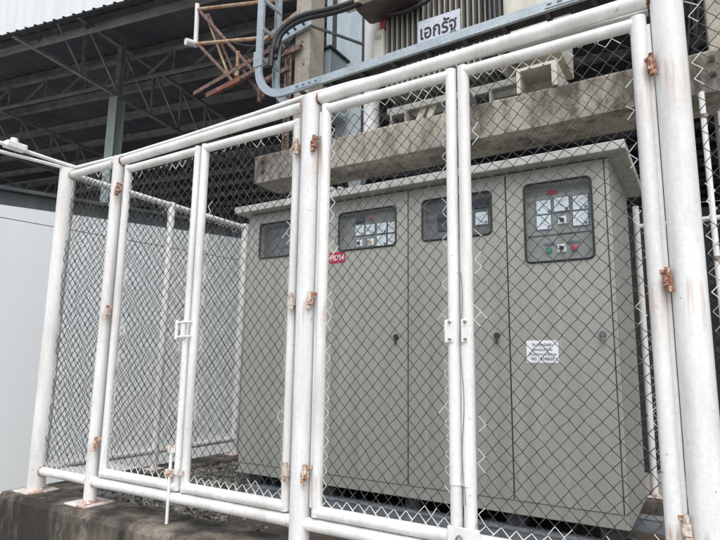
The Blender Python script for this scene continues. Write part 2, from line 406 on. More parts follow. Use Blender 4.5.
# ------------------------------------------------------------------ warehouse shed (its grid is turned about ten degrees)
A = rad(10.1); XP = V((math.cos(A), math.sin(A), 0)); YP = V((-math.sin(A), math.cos(A), 0)); C0 = V((-11.2, 5.21, 0))
def SH(x, y, z): return C0 + XP*x + YP*y + V((0, 0, z))
shed = thing('warehouse_shed', 'dark open steel warehouse with roof trusses and a pale corrugated fascia', 'warehouse', SH(0, 0, GZ))
XA, XB, YA, YB = -27.0, 21.0, -2.62, 21.0
# corrugated fascia
fm = MB(); vs_ = []; fs_ = []; xs_ = []
x = XA
while x < XB: xs_ += [(x, 0.0), (x+0.155, 0.0), (x+0.175, 0.035), (x+0.215, 0.035)]; x += 0.235
for x, d in xs_:
    for z in (6.87, 9.4): vs_.append(SH(x, YA-0.06-d, z))
for i in range(len(xs_)-1): fs_.append((2*i, 2*i+2, 2*i+3, 2*i+1))
fm.add(vs_, fs_); fm.build('fascia', 'fascia_sheet', shed)
e = MB(); e.bar(SH(XA, YA-0.02, 6.9), SH(XB, YA-0.02, 6.9), 0.06, 0.10); e.build('eave_rail', 'shed_dark', shed)
# roof: trapezoid sheets seen from below
rm_ = MB(); vs_ = []; fs_ = []; nr = int((XB-XA)/0.11)
def roof_z(y): return 8.42 + 0.015*(y-YA)
for i in range(nr+1):
    x = XA + (XB-XA)*i/nr; d = (0, 0, 0.035, 0.035)[i % 4]
    for y in (YA, YB): vs_.append(SH(x, y, roof_z(y)+d))
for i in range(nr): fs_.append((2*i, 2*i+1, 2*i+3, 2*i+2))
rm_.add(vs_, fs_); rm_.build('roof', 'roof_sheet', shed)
for k in range(17):
    y = YA+0.5+k*1.4; m = MB()
    m.bar(SH(XA, y, roof_z(y)-0.11), SH(XB, y, roof_z(y)-0.11), 0.06, 0.19)
    m.bar(SH(XA, y+0.06, roof_z(y)-0.195), SH(XB, y+0.06, roof_z(y)-0.195), 0.12, 0.012)
    m.build('purlin', 'shed_steel', shed)
web_far = MB()
for xk in (-24, -18, -12, -6.0, 0.0, 6, 12, 18):
    m = MB(); m.bar(SH(xk, YA+0.02, 6.87), SH(xk, YB, 6.87), 0.075, 0.075); m.build('bottom_chord', 'shed_steel', shed)
    m = MB(); m.bar(SH(xk, YA+0.02, 8.1), SH(xk, YB, 8.1), 0.075, 0.075); m.build('top_chord', 'shed_steel', shed)
    k = 0; y = YA+0.55
    near = xk in (-12, -6.0, 0.0)
    while y < YB-1.2:
        for w, a_, b_, sz in ((MB() if near else web_far, SH(xk, y, 6.91), SH(xk, y, 8.06), 0.05), (MB() if near else web_far, SH(xk, y, 8.06), SH(xk, y+1.05, 6.91), 0.04)):
            w.bar(a_, b_, sz, sz)
            if near: w.build('web_member', 'shed_steel', shed)
        y += 1.05
for yk, za, zb in ((-2.2, 6.87, None), (0.35, 7.42, 8.02), (6.4, 7.3, 8.02), (12.5, 7.3, 8.02)):
    m = MB(); m.bar(SH(XA, yk, za), SH(XB, yk, za), 0.06, 0.065); m.build('beam', 'shed_steel', shed)
    if zb:
        m = MB(); m.bar(SH(XA, yk, zb), SH(XB, yk, zb), 0.07, 0.07); m.build('beam', 'shed_steel', shed)
        x = XA+0.5; s_ = 0
        while x < XB-1:
            one = yk == 0.35 and -16 < x < 9
            m = MB() if one else web_far
            m.bar(SH(x, yk, za+.05), SH(x+0.75, yk, zb-.04) if s_ % 2 == 0 else SH(x, yk, zb-.04), 0.04, 0.04)
            x += 0.75 if s_ % 2 == 0 else 0.6
            s_ += 1
            if one: m.build('web_member', 'shed_steel', shed)
for xk in (-24, -18, -12, -6.0, 0.0, 6, 12, 18):
    for yk in ((0.0,) if xk in (6, 12, 18) else (0.0, 12.5)):
        m = MB(); c_ = SH(xk, yk, 0)
        # H section column
        ct = m
        for sgn in (-1, 1):
            ct.bar(SH(xk, yk+sgn*0.12, GZ), SH(xk, yk+sgn*0.12, 6.80), 0.24, 0.018, upv=YP)
        ct.bar(SH(xk, yk, GZ), SH(xk, yk, 6.80), 0.014, 0.222, upv=YP)
        m.build('column', 'paint_column', shed)
        m = MB(); m.bar(SH(xk, yk, 6.80), SH(xk, yk, 8.3), 0.13, 0.13, upv=YP); m.build('column_head', 'shed_steel', shed)
web_far.build('web_bracing', 'shed_steel', shed, 'stuff')
# rear and side cladding
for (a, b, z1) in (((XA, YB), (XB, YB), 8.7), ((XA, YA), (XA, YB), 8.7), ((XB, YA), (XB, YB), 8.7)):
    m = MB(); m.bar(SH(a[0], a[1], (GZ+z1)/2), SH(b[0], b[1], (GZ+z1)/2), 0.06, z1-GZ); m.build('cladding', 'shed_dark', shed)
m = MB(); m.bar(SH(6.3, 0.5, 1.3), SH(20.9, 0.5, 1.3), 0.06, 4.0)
m.build('dark_backing', 'dark_inside', shed)  # added near-black sheet standing in for the dark of the shed interior

# ------------------------------------------------------------------ white sheet wall on the left with its dark gutter
ww = thing('sheet_metal_wall', 'smooth white sheet metal wall with a capping strip beside the cage', 'wall', (-5.9, 3.0, GZ))
def wtop(y): return 2.31 + 0.0965*y
def wseam(y): return 2.215 + 0.036*y
ys = [-1.3, 5.2, 11.0]
for k in range(2):
    y0, y1 = ys[k]+0.001, ys[k+1]-0.001
    MB().add([(-5.9,y0,GZ),(-5.9,y1,GZ),(-5.9,y1,wseam(y1)-0.004),(-5.9,y0,wseam(y0)-0.004),
              (-5.96,y0,GZ),(-5.96,y1,GZ),(-5.96,y1,wseam(y1)-0.004),(-5.96,y0,wseam(y0)-0.004)],
             [(0,1,2,3),(5,4,7,6),(3,2,6,7),(1,5,6,2),(0,3,7,4),(0,4,5,1)]).build('panel', 'white_sheet', ww)
y0, y1 = -1.3, ys[-1]
MB().add([(-5.898,y0,wseam(y0)+0.004),(-5.898,y1,wseam(y1)+0.004),(-5.898,y1,wtop(y1)),(-5.898,y0,wtop(y0)),
          (-5.96,y0,wseam(y0)+0.004),(-5.96,y1,wseam(y1)+0.004),(-5.96,y1,wtop(y1)),(-5.96,y0,wtop(y0))],
         [(0,1,2,3),(5,4,7,6),(3,2,6,7),(1,5,6,2),(0,3,7,4),(0,4,5,1)]).build('capping_strip', 'white_sheet', ww)
MB().bar((-6.1,y0,wtop(y0)+0.085),(-6.1,y1,wtop(y1)+0.085),0.24,0.15).bar((-6.06,y0,wtop(y0)+0.185),(-6.06,y1,wtop(y1)+0.185),0.30,0.035).build('gutter', 'paint_gutter', ww)

gb = MB(); rr = random.Random(5)
for k in range(1500):
    x = -5.86 + abs(rr.gauss(0, 0.25)); y = rr.uniform(-2.0, 4.0); h = rr.uniform(0.04, 0.13); a = rr.uniform(0, 6.3)
    dx, dy = math.cos(a), math.sin(a); l = rr.uniform(0.01, 0.05)
    gb.add([(x-dx*.004,y-dy*.004,GZ),(x+dx*.004,y+dy*.004,GZ),(x+dx*.003-dy*l*.5,y+dx*l*.5,GZ+h*.6),(x-dy*l,y+dx*l,GZ+h)], [(0,1,2),(0,2,3)])
tag(gb.build('grass', 'grass_mat'), 'dry yellowish grass growing along the foot of the white wall', 'grass', kind='stuff')

# ================================================================== CAGE FENCE
fence = thing('chain_link_enclosure', 'white painted steel pipe frame of the wire mesh cage on the plinth', 'fence', (-1.9, 0, 0))
W = 'paint_white'
def post(x, y, r, z1, plate=0.10, z0=0.0, mat='paint_white'):
    p = pipe('post', mat, fence, [(x, y, z0+0.004), (x, y, z1)], r, 24)
    MB().box(x-plate, x+plate, y-plate, y+plate, z0-0.002, z0+0.008, bev=0.002).build('base_plate', 'paint_rusty', p)
    MB().tube([(x, y, z0+0.006), (x, y, z0+0.016), (x, y, z0+0.022)], [r+0.012, r+0.007, r+0.001], 24, False).build('weld', 'paint_rusty', p)
    MB().ball((x, y, z1-0.001), r*0.99, 20, 6, (1, 1, 0.12)).build('cap', W, p)
    return p
XL = -3.83
P0 = post(XL, 0, 0.055, 2.20); P1 = post(-3.245, 0, 0.037, 2.185, mat='paint_hinged'); P2 = post(-1.662, 0, 0.0485, 2.215, mat='paint_post'); P3 = post(-0.037, 0, 0.0545, 2.62, mat='paint_hinged')
post(1.35, 0, 0.045, 2.25)
post(XL, 0.93, 0.030, 2.19, 0.06); post(XL, 1.84, 0.035, 2.20, 0.07)
post(-0.37, 2.2, 0.022, 2.0, 0.05); post(1.1, 2.2, 0.03, 2.0, 0.06)
def rail(a, b, r, name='rail'): return pipe(name, W, fence, [a, b], r, 18)
rail((XL+.03, 0, 2.150), (-3.26, 0, 2.152), 0.026)
rail((-3.24, 0, 2.148), (-1.69, 0, 2.178), 0.027)
rail((-1.65, 0, 2.196), (-0.06, 0, 2.222), 0.030)
rail((0.0, 0, 2.222), (1.35, 0, 2.24), 0.028)
rail((XL+.03, 0, 0.128), (-3.28, 0, 0.128), 0.028); rail((-3.22, 0, 0.126), (-1.70, 0, 0.128), 0.029)
rail((-1.64, 0, 0.127), (-0.07, 0, 0.127), 0.029); rail((0.02, 0, 0.13), (1.35, 0, 0.13), 0.028)
rail((XL, 0.05, 2.165), (XL, 1.82, 2.165), 0.024); rail((XL, 0.05, 0.139), (XL, 1.82, 0.139), 0.024)
rail((-0.37, 2.2, 1.85), (1.1, 2.2, 1.87), 0.018)
for (x, z) in ((XL+0.055, 2.15), (-3.205, 2.152), (-1.610, 2.196), (-0.094, 2.222), (XL+0.055, .128), (-3.205, .126), (-1.715, .128), (-3.292, 2.151), (-1.712, 2.178)):
    sgn = 1
    MB().tube([(x-0.006, 0, z), (x, 0, z), (x+0.007, 0, z)], [0.031, 0.034, 0.030], 18, False).build('weld', 'rust' if (x, z) in ((-3.205, 2.152), (-1.610, 2.196), (-0.094, 2.222)) else 'paint_rusty', fence)
chain_link(fence, (XL+0.05, 0.0, 0.15), (1, 0, 0), 0.50, 0.16, 2.13, 1)
chain_link(fence, (XL, 0.05, 0.15), (0, 1, 0), 1.76, 0.16, 2.15, 2)
chain_link(fence, (0.022, 0.0, 0.15), (1, 0, 0), 0.9, 0.16, 2.20, 3)
chain_link(fence, (-0.35, 2.2, 0.1), (1, 0, 0), 1.3, 0.1, 1.84, 4)

def gate(label, xa, xb, ztop, hinge_x, side, latch, seed, ra=0.025, rb=0.025):
    """one gate leaf: stile centres at xa, xb"""
    zb = 0.186
    root = thing('gate_leaf', label, 'gate', (hinge_x, 0, zb), 'pipe framed wire gates of the cage')
    ztop2 = ztop + 0.003
    pipe('stile', 'paint_hinged' if side < 0 else W, root, [(xa, 0, zb-0.02), (xa, 0, ztop+0.0225)], ra, 20)
    pipe('stile', 'paint_hinged' if side > 0 else W, root, [(xb, 0, zb-0.02), (xb, 0, ztop2+0.0225)], rb, 20)
    pipe('rail', W, root, [(xa-ra*.3, 0, ztop), (xb+rb*.3, 0, ztop2)], 0.0246, 20)
    pipe('rail', W, root, [(xa-ra*.3, 0, zb), (xb+rb*.3, 0, zb)], 0.0265, 20)
    chain_link(root, (xa+ra*0.8, 0.006, zb), (1, 0, 0), xb-xa-(ra+rb)*0.8, zb+0.03, ztop-0.02, seed)
    rn = random.Random(seed)
    for z in (1.95, 1.15, 0.35):
        z += rn.uniform(-.008, .008)
        h = MB(); hx = hinge_x
        h.box(hx-0.015, hx+0.013, -0.050, -0.018, z-0.026, z+0.010, bev=0.003)
        h.tube([(hx, -0.040, z+0.010), (hx, -0.040, z+0.038)], 0.009, 10)
        h.tube([(hx+side*0.004, -0.042, z-0.046), (hx+side*0.004, -0.042, z-0.028)], 0.012, 10)
        h.bar((hx, -0.03, z+0.026), (hx-side*0.028, -0.018, z+0.026), 0.012, 0.014)
        h.build('hinge', 'rust' if (seed, round(z, 1)) in ((14, 1.9), (14, 2.0), (14, 1.1), (14, 1.2), (13, 1.9), (13, 2.0), (11, 1.9), (11, 2.0)) else 'rust_flaked', root)
    return root
g1 = gate('left leaf of the wire gate with the long drop bolt', -3.138, -2.490, 2.082, -3.180, -1, 'drop', 11, 0.024, 0.022)
g2 = gate('wire gate leaf hung between the drop bolt leaf and the middle post', -2.430, -1.748, 2.086, -1.724, 1, None, 12, 0.024, 0.022)
g3 = gate('wire gate leaf hung on the middle post in front of the red cabinet tag', -1.565, -0.890, 2.128, -1.612, -1, 'plate', 13, 0.026, 0.025)
g4 = gate('wire gate leaf hung on the thick post before the panel of five meters', -0.832, -0.134, 2.132, -0.097, 1, None, 14, 0.026, 0.029)
MB().box(-0.1085, -0.0935, -0.006, 0.006, 0.20, 2.12, bev=0.001).build('closing_strip', 'paint_post', g4)
MB().box(-1.606, -1.590, -0.004, 0.006, 0.20, 2.12, bev=0.001).build('closing_strip', 'paint_post', g3)
# drop bolt on the first leaf
db = pipe('drop_bolt', 'paint_white', g1, [(-2.520, -0.030, 0.40), (-2.520, -0.030, -0.02)], 0.0085, 12)
MB().box(-2.545, -2.490, -0.042, -0.018, 0.24, 0.275, bev=0.003).box(-2.541, -2.499, -0.040, -0.020, 0.36, 0.40, bev=0.003).build('bolt_guide', 'paint_rusty', db)
MB().bar((-2.55, -0.034, 0.262), (-2.415, -0.034, 0.266), 0.010, 0.022).build('hasp', 'paint_rusty', g1)
# slide latch at hand height
la = MB()
for z in (1.065, 0.985): la.tube([(-2.540, -0.034, z), (-2.420, -0.034, z+0.002)], 0.0055, 8)
la.build('latch_bar', 'paint_conduit', g1)
MB().box(-2.545, -2.528, -0.040, -0.028, 0.970, 1.08, bev=0.002).box(-2.506, -2.474, -0.034, -0.021, 0.975, 1.075, bev=0.002).build('latch_plate', W, g1)
# clamp plates with bolts on the second pair
for gt, x0, x1 in ((g3, -0.922, -0.884), (g4, -0.850, -0.822)):
    p = MB().box(x0, x1, -0.030, -0.024, 0.942, 1.036, bev=0.003).build('latch_plate', W, gt)
    for z in (0.955, 1.025):
        MB().tube([((x0+x1)/2+.006, -0.030, z), ((x0+x1)/2+.006, -0.042, z)], 0.0055, 8).build('bolt', 'bolt_steel', p)
fm_ = MB(); pts = []
for k in range(26):
    z = 0.98+0.25 - k*0.0365; pts.append((-0.848+0.006*math.sin(k*.55), -0.027, z))
fm_.tube(pts, 0.0015, 6); fm_.build('tie_wire', 'channel_grey', g4)
film = MB()
for (cx, r) in ((-0.890, 0.0268), (-0.836, 0.0268)):
    pass
film.tube([(-0.836, 0, 0.385), (-0.836, 0, 0.40), (-0.836, 0, 0.93)], [0.0285, 0.0272, 0.0262], 18, False)
film.build('paint_sleeve', 'paint_white', g4)
MB().tube([(-0.890, 0, 0.385), (-0.890, 0, 0.40), (-0.890, 0, 0.93)], [0.0285, 0.0272, 0.0262], 18, False).build('paint_sleeve', 'paint_white', g3)
hp = MB().box(-0.915, -0.785, -0.040, -0.028, 0.175, 0.235, bev=0.003).build('hasp', 'paint_conduit', g3)
lk = thing('padlock', 'small steel padlock hanging from the hasp of the right gate pair', 'padlock', (-0.862, -0.05, 0.12))
MB().box(-0.882, -0.842, -0.058, -0.041, 0.115, 0.160, bev=0.004).build('body', 'bolt_steel', lk)
MB().tube([(-0.876, -0.05, 0.158), (-0.876, -0.05, 0.19), (-0.870, -0.05, 0.203), (-0.862, -0.05, 0.208), (-0.854, -0.05, 0.203), (-0.848, -0.05, 0.19), (-0.848, -0.05, 0.158)], 0.0038, 8).build('shackle', 'bolt_steel', lk)

# conduits along the top and toward the street
cd = thing('electrical_conduit', 'thin white conduit clipped along the top rail with a round box fitting', 'conduit', (XL, 0, 2.2))
pipe('pipe_run', 'paint_conduit', cd, [(XL+.03, 0.04, 2.222), (-3.25, 0.045, 2.214), (-2.7, 0.045, 2.224), (-2.1, 0.045, 2.243), (-1.70, 0.048, 2.262), (-1.45, 0.05, 2.262), (-1.15, 0.05, 2.244), (-0.8, 0.055, 2.222), (-0.1, 0.06, 2.205)], 0.0135, 12)
pipe('pipe_run', 'paint_conduit', cd, [(XL, -1.25, 2.235), (XL, -0.47, 2.238), (XL, -0.1, 2.232), (XL+.03, 0.04, 2.222)], 0.013, 12)
pipe('pipe_run', 'paint_conduit', cd, [(XL, -1.25, 2.13), (XL, -0.47, 2.180), (XL, 0.0, 2.206)], 0.012, 12)
jb = MB().box(XL-0.035, XL+0.035, -0.44, -0.31, 2.222, 2.268, bev=0.008).build('junction_box', 'paint_conduit', cd)
MB().tube([(XL, -0.385, 2.266), (XL, -0.385, 2.296)], [0.026, 0.022], 16).build('lid', 'paint_conduit', jb)
sp = thing('conduit_post', 'white steel post carrying the free end of the conduit', 'post', (XL, -1.25, GZ))
pipe('pole', W, sp, [(XL, -1.25, GZ), (XL, -1.25, 2.3)], 0.04, 16); box('base_plate', W, sp, XL-.09, XL+.09, -1.34, -1.16, GZ, GZ+0.01)

# ================================================================== SWITCHGEAR CABINET
CX0, CX1, CY, CYB = -3.09, -0.40, 1.10, 1.95
cab = thing('electrical_cabinet', 'grey four door switchgear cabinet with metered windows inside the cage', 'cabinet', (-1.75, 1.5, -0.12))
CP = 'cabinet_paint'
box('body', CP, cab, CX0, CX1, CY+0.090, CYB, 0.03, 2.02, bev=0.002)
IY = CY+0.055
fb = MB(); fb.box(CX0, CX0+0.03, CY+0.026, CY+0.0895, 0.03, 2.02).box(CX1-0.03, CX1, CY+0.026, CY+0.0895, 0.03, 2.02)
fb.box(CX0+0.03, CX1-0.03, CY+0.026, CY+0.0895, 0.03, 0.14).box(CX0+0.03, CX1-0.03, CY+0.026, CY+0.0895, 1.98, 2.02)
fb.build('front_frame', CP, cab)
for x_ in (-2.322, -1.656, -0.989): box('mullion', 'steel_dark', cab, x_-0.02, x_+0.02, CY+0.026, CY+0.0895, 0.14, 1.98)
MB().box(CX0-0.08, CX1+0.10, CY-0.09, CYB+0.08, 2.024, 2.078, bev=0.006).build('canopy', 'cabinet_cap', cab)
box('canopy_spacer', 'dark_inside', cab, CX0+0.05, CX1-0.05, CY+0.06, CYB-0.05, 2.018, 2.026)
for k, x in enumerate((-2.3, -2.24, -2.17)):
    MB().box(x, x+0.03, CY-0.1, CY-0.06, 2.076, 2.093+0.01*(k == 1), bev=0.003).build('canopy_lug', 'cabinet_cap', cab)
box('skirt', CP, cab, CX0+0.002, CX1-0.002, CY+0.004, CY+0.024, 0.03, 0.102, bev=0.003)
box('side_flange', CP, cab, CX1-0.022, CX1-0.001, CY+0.002, CY+0.025, 0.104, 2.015, bev=0.003)
edges = [(-3.088, -2.3265), (-2.3175, -1.6605), (-1.6515, -0.9935), (-0.9845, -0.427)]
wins = [(-2.965, -2.43, 1.655, 1.930), (-2.213, -1.748, 1.647, 1.921), (-1.550, -1.080, 1.651, 1.925), (-0.876, -0.497, 1.450, 1.926)]
doors = []
def rounded(x0, x1, z0, z1, r, y, n=5):
    pts = []
    for cx, cz, a0 in ((x1-r, z1-r, 0), (x0+r, z1-r, 90), (x0+r, z0+r, 180), (x1-r, z0+r, 270)):
        for k in range(n+1):
            a = rad(a0+90*k/n); pts.append(V((cx+r*math.cos(a), y, cz+r*math.sin(a))))
    return pts
def door(i):
    x0, x1 = edges[i]; wx0, wx1, wz0, wz1 = wins[i]; z0, z1 = 0.106, 2.014; yf, yb = CY, CY+0.024
    inner = rounded(wx0, wx1, wz0, wz1, 0.03, yf); n = len(inner)
    # front face with a rounded opening: fan between the outer rectangle and the rounded loop
    mb = MB(); oc = [V((x1, yf, z1)), V((x0, yf, z1)), V((x0, yf, z0)), V((x1, yf, z0))]
    q = n//4
    vs_ = inner + oc; fs_ = []
    for k in range(4):
        for j in range(q-1): fs_.append((n+k, k*q+j+1, k*q+j))
        fs_.append((n+k, n+(k+1) % 4, ((k+1) % 4)*q, k*q+q-1))
    fs_ = [tuple(f) for f in fs_]
    mb.add(vs_, [f[::-1] for f in fs_])
    back = [V((p.x, CY+0.055, p.z)) for p in inner]
    mb.add(inner+back, [(j, (j+1) % n, n+(j+1) % n, n+j) for j in range(n)])
    ob_ = [V((p.x, yb, p.z)) for p in oc]
    mb.add(oc+ob_, [(j, 4+j, 4+(j+1) % 4, (j+1) % 4) for j in range(4)])
    d = mb.build('door', CP, cab); doors.append(d)
    # rubber gasket
    g_ = MB(); loop = rounded(wx0, wx1, wz0, wz1, 0.03, yf-0.003); loop.append(loop[0]); loop.append(loop[1])
    g_.tube(loop, 0.0062, 8, False); g_.build('gasket', 'black_plastic', d)
    MB().add([(wx0+.001, yf+.006, wz0+.001), (wx1-.001, yf+.006, wz0+.001), (wx1-.001, yf+.006, wz1-.001), (wx0+.001, yf+.006, wz1-.001)], [(0, 1, 2, 3)]).build('window_pane', 'glass', d)
    return d
for i in range(4): door(i)
# recesses behind the windows (inside the cabinet body front at CY+.026): instrument plates stand on the body front
def plate(i, z0=None, mat='inner_panel'):
    wx0, wx1, wz0, wz1 = wins[i]
    return MB().box(wx0-0.015, wx1+0.015, IY, IY+0.003, (z0 or wz0)-0.01, wz1+0.01).build('instrument_plate', mat, doors[i])
def meter(i, x, z, s=0.086, h=None, mat='meter_face', ndl=True):
    h = h or s; y = IY
    MB().box(x-s/2-.003, x+s/2+.003, y-0.006, y+0.001, z-h/2-.003, z+h/2+.003, bev=0.0015).build('meter_bezel', 'black_plastic' if mat != 'meter_face' else 'ink_grey', doors[i])
    m = MB().box(x-s/2+.002, x+s/2-.002, y-0.010, y-0.0055, z-h/2+.002, z+h/2-.002, bev=0.0015)
    m.build('meter', mat, doors[i])
    if ndl:
        k = MB(); pts = [(x+s*.34-0.62*s*math.cos(a), y-0.0106, z-s*.34+0.62*s*math.sin(a)) for a in [rad(8+9.4*q) for q in range(9)]]
        k.tube(pts, 0.0011, 4, False)
        a = rad(rg.uniform(12, 50)); k.tube([(x+s*.34, y-.0106, z-s*.34), (x+s*.34-.55*s*math.cos(a), y-.0106, z-s*.34+.55*s*math.sin(a))], 0.0012, 4, False)
        k.box(x+s*.24, x+s*.42, y-0.0115, y-0.0098, z-s*.42, z-s*.26)
        k.build('dial', 'ink_grey', doors[i])
def knob(i, x, z, mat='black_plastic', r=0.013, basep=True):
    y = IY
    if basep: MB().box(x-.024, x+.024, y-0.008, y, z-.024, z+.024, bev=0.002).build('switch_plate', 'sticker_white', doors[i])
    m = MB().tube([(x, y-0.002, z), (x, y-0.018, z)], [r, r*.85], 14)
    m.bar((x-r*.9, y-.019, z+r*.9), (x+r*.9, y-.019, z-r*.9), 0.007, 0.008, upv=(0, 1, 0)); m.build('switch', mat, doors[i])
plate(0, None, 'inner_dark'); plate(1); plate(2, None, 'inner_dark'); plate(3)
for i in range(4):
    wx0, wx1, wz0, wz1 = wins[i]
# door 4: five meters, selector, lamps
MB().bar((-0.89, IY-0.002, 1.618), (-0.482, IY-0.002, 1.618), 0.006, 0.004).build('panel_seam', 'dark_inside', doors[3])
for (x, z) in ((-0.775, 1.790), (-0.672, 1.795), (-0.566, 1.792), (-0.777, 1.696), (-0.569, 1.697)): meter(3, x, z, 0.088)
knob(3, -0.672, 1.700)
knob(3, -0.681, 1.532, r=0.014)
for x, mt in ((-0.754, 'green_lamp'), (-0.609, 'red_lamp')):
    MB().tube([(x, IY-0.0000, 1.526), (x, IY-0.0120, 1.526), (x, IY-0.0160, 1.526)], [0.018, 0.018, 0.012], 18).build('pilot_lamp', mt, doors[3])
    MB().box(x-.032, x+.032, IY-0.0050, IY-0.0000, 1.556, 1.570).build('name_strip', 'ink_grey', doors[3])
MB().box(-0.755, -0.690, IY-0.0050, IY-0.0000, 1.862, 1.888, bev=.001).build('name_strip', 'red_tag', doors[3])
# door 2: grid of meters
for (x, z) in ((-2.066, 1.794), (-1.980, 1.792), (-1.885, 1.790), (-1.798, 1.788), (-1.886, 1.702), (-1.799, 1.701)): meter(1, x, z, 0.078)
meter(1, -2.066, 1.870, 0.070, 0.04, 'blue_display', False)
knob(1, -2.070, 1.700, 'black_plastic', 0.011); knob(1, -1.975, 1.700, 'yellow_knob', 0.010)
MB().tube([(-1.98, IY-0.0000, 1.872), (-1.98, IY-0.0120, 1.872)], 0.012, 14).build('pilot_lamp', 'red_lamp', doors[1])
# door 3: digital displays
meter(2, -1.395, 1.775, 0.13, 0.115, 'blue_display', False); meter(2, -1.165, 1.870, 0.10, 0.06, 'blue_display', False); meter(2, -1.16, 1.770, 0.085, None, 'meter_face', True)
# door 1
meter(0, -2.47, 1.80, 0.075); meter(0, -2.56, 1.80, 0.075); MB().box(-2.86, -2.66, IY-0.0040, IY--0.0006, 1.735, 1.742).build('name_strip', 'ink_grey', doors[0])
# latches
for i, x in ((1, -1.744), (2, -1.065), (3, -0.478), (0, -2.42)):
    z = 1.015; d = doors[i]
    h = MB(); h.tube([(x, CY-0.0005, z+.012), (x, CY-.012, z+.012)], [0.020, 0.017], 16)
    h.bar((x, CY-.014, z+.016), (x+.004, CY-.018, z-.038), 0.012, 0.010, upv=(0, 1, 0)); h.build('handle', 'steel_dark' if i != 3 else 'channel_grey', d)
# notice sticker and red tag
st = MB().box(-0.892, -0.714, CY-0.0015, CY-0.0003, 0.870, 0.996).build('notice', 'sticker_white', doors[3])
for k, (s, w) in enumerate((("ให้บริการไฟฟ้า", 0.115), ("ออกแบบติดตั้ง", 0.11), ("สำนักงานบริการ", 0.155), ("062 - 0748650", 0.13))):
    text('lettering', s, 'ink_grey', st, (-0.803, CY-0.0022, 0.972-0.0265*k), 0.03, fit=(w, 0.0185), depth=0.0003, bold=0.0004)
rtg = MB().box(-2.290, -2.157, CY-0.0018, CY-0.0003, 1.560, 1.640).build('circuit_tag', 'red_tag', doors[1])
text('lettering', "MDB4", 'ink_white', rtg, (-2.222, CY-0.0028, 1.600), 0.06, fit=(0.112, 0.040), depth=0.0004, bold=0.0)
# feet and steel channels below
for x in (-2.95, -2.3, -1.65, -1.0, -0.5):
    for y in (1.2, 1.85):
        box('foot', 'steel_dark', cab, x-.05, x+.05, y-.05, y+.05, -0.045, 0.03)
for nm, y in (('front', 1.13), ('rear', 1.82)):
    ch = thing('steel_channel', 'weathered grey steel channel under the %s edge of the cabinet' % nm, 'channel', (-1.7, y, -0.13))
    MB().box(-3.0, -0.2, y-.05, y+.05, -0.053, -0.045).box(-3.0, -0.2, y-.05, y+.05, -0.14, -0.132).build('flange', 'channel_grey', ch)
    MB().box(-3.0, -0.2, y-.044, y-.036, -0.132, -0.053).build('web', 'channel_grey', ch)

# ================================================================== TRANSFORMER STRUCTURE
pr = random.Random(9)
bmw = thing('concrete_beam', 'long stained precast concrete beam above the cabinet carrying the transformer', 'beam', (-1.5, 2.2, 2.67))
mb = MB(); nx = 70; prof = []
for i in range(nx+1):
    x = -3.89 + (1.6+3.89)*i/nx
    e = lambda k: noise.noise(V((x*5, k*3.3, 0)))*0.006 + noise.noise(V((x*17, k*2.1, 3)))*0.003
    prof.append([(x, 2.0+e(1), 2.675+e(2)), (x, 2.0+e(3), 2.955+e(4)), (x, 2.016, 2.974+e(5)), (x, 2.42, 2.975), (x, 2.42, 2.672)])
vs_ = [p for q in prof for p in q]; fs_ = []
for i in range(nx):
    for k in range(5): a = i*5+k; b = i*5+(k+1) % 5; fs_.append((a, a+5, b+5, b))
fs_.append((0, 1, 2, 3, 4)); fs_.append(tuple(nx*5+k for k in (4, 3, 2, 1, 0)))
mb.add(vs_, fs_).build('beam_body', 'concrete_beam', bmw)
for x in (-3.78, 0.165):
    for dx, z in ((0, 2.90), (0.005, 2.79)):
        MB().tube([(x+dx, 2.004, z), (x+dx, 1.975, z)], 0.022, 8).tube([(x+dx, 1.976, z), (x+dx, 1.955, z)], 0.011, 8).build('through_bolt', 'rust_dark', bmw)
def conc_pole(label, x0, x1):
    p = thing('concrete_pole', label, 'utility pole', ((x0+x1)/2, 2.6, GZ))
    box('shaft', 'concrete_pole', p, x0, x1, 2.44, 2.72, GZ, 9.0, bev=0.012)
    for k in range(14):
        z = 2.2+k*0.28
        MB().tube([((x0+x1)/2+0.03*(k % 2), 2.4385, z), ((x0+x1)/2+0.03*(k % 2), 2.436, z)], 0.012, 10).build('bolt_hole', 'dark_inside', p)
    return p
conc_pole('rectangular concrete pole behind the curved end of the cable tray', -3.77, -3.56)
conc_pole('rectangular concrete pole standing behind the thick corner post', 0.175, 0.40)
# brackets on the left pole
br = thing('pole_bracket', 'galvanised steel bracket bolted across the left concrete pole', 'bracket', (-3.7, 2.42, 4.5))
MB().bar((-3.98, 2.40, 4.525), (-3.50, 2.40, 4.615), 0.05, 0.085).build('arm', 'galvanised', br)
for x in (-3.92, -3.82, -3.72, -3.60): MB().tube([(x, 2.376, 4.53+(x+3.98)*.19), (x, 2.345, 4.53+(x+3.98)*.19)], 0.014, 8).build('bolt', 'steel_dark', br)
MB().bar((-3.52, 2.42, 4.58), (-3.10, 3.0, 4.50), 0.02, 0.025).build('stay', 'steel_dark', br)
b2 = thing('rusty_bracket', 'rusty angle iron bracket with hanging rods on the left concrete pole', 'bracket', (-3.8, 2.4, 4.36))
MB().bar((-4.25, 2.40, 4.33), (-3.64, 2.40, 4.375), 0.06, 0.012).bar((-4.25, 2.372, 4.30), (-3.64, 2.372, 4.345), 0.008, 0.06).build('angle_iron', 'rust_dark', b2)
for x in (-3.86, -3.79): MB().tube([(x, 2.40, 4.35), (x, 2.40, 2.98)], 0.014, 8).build('rod', 'rust_dark', b2)
MB().bar((-4.25, 2.38, 4.05), (-3.80, 2.38, 4.13), 0.04, 0.05).build('brace', 'rust_dark', b2)
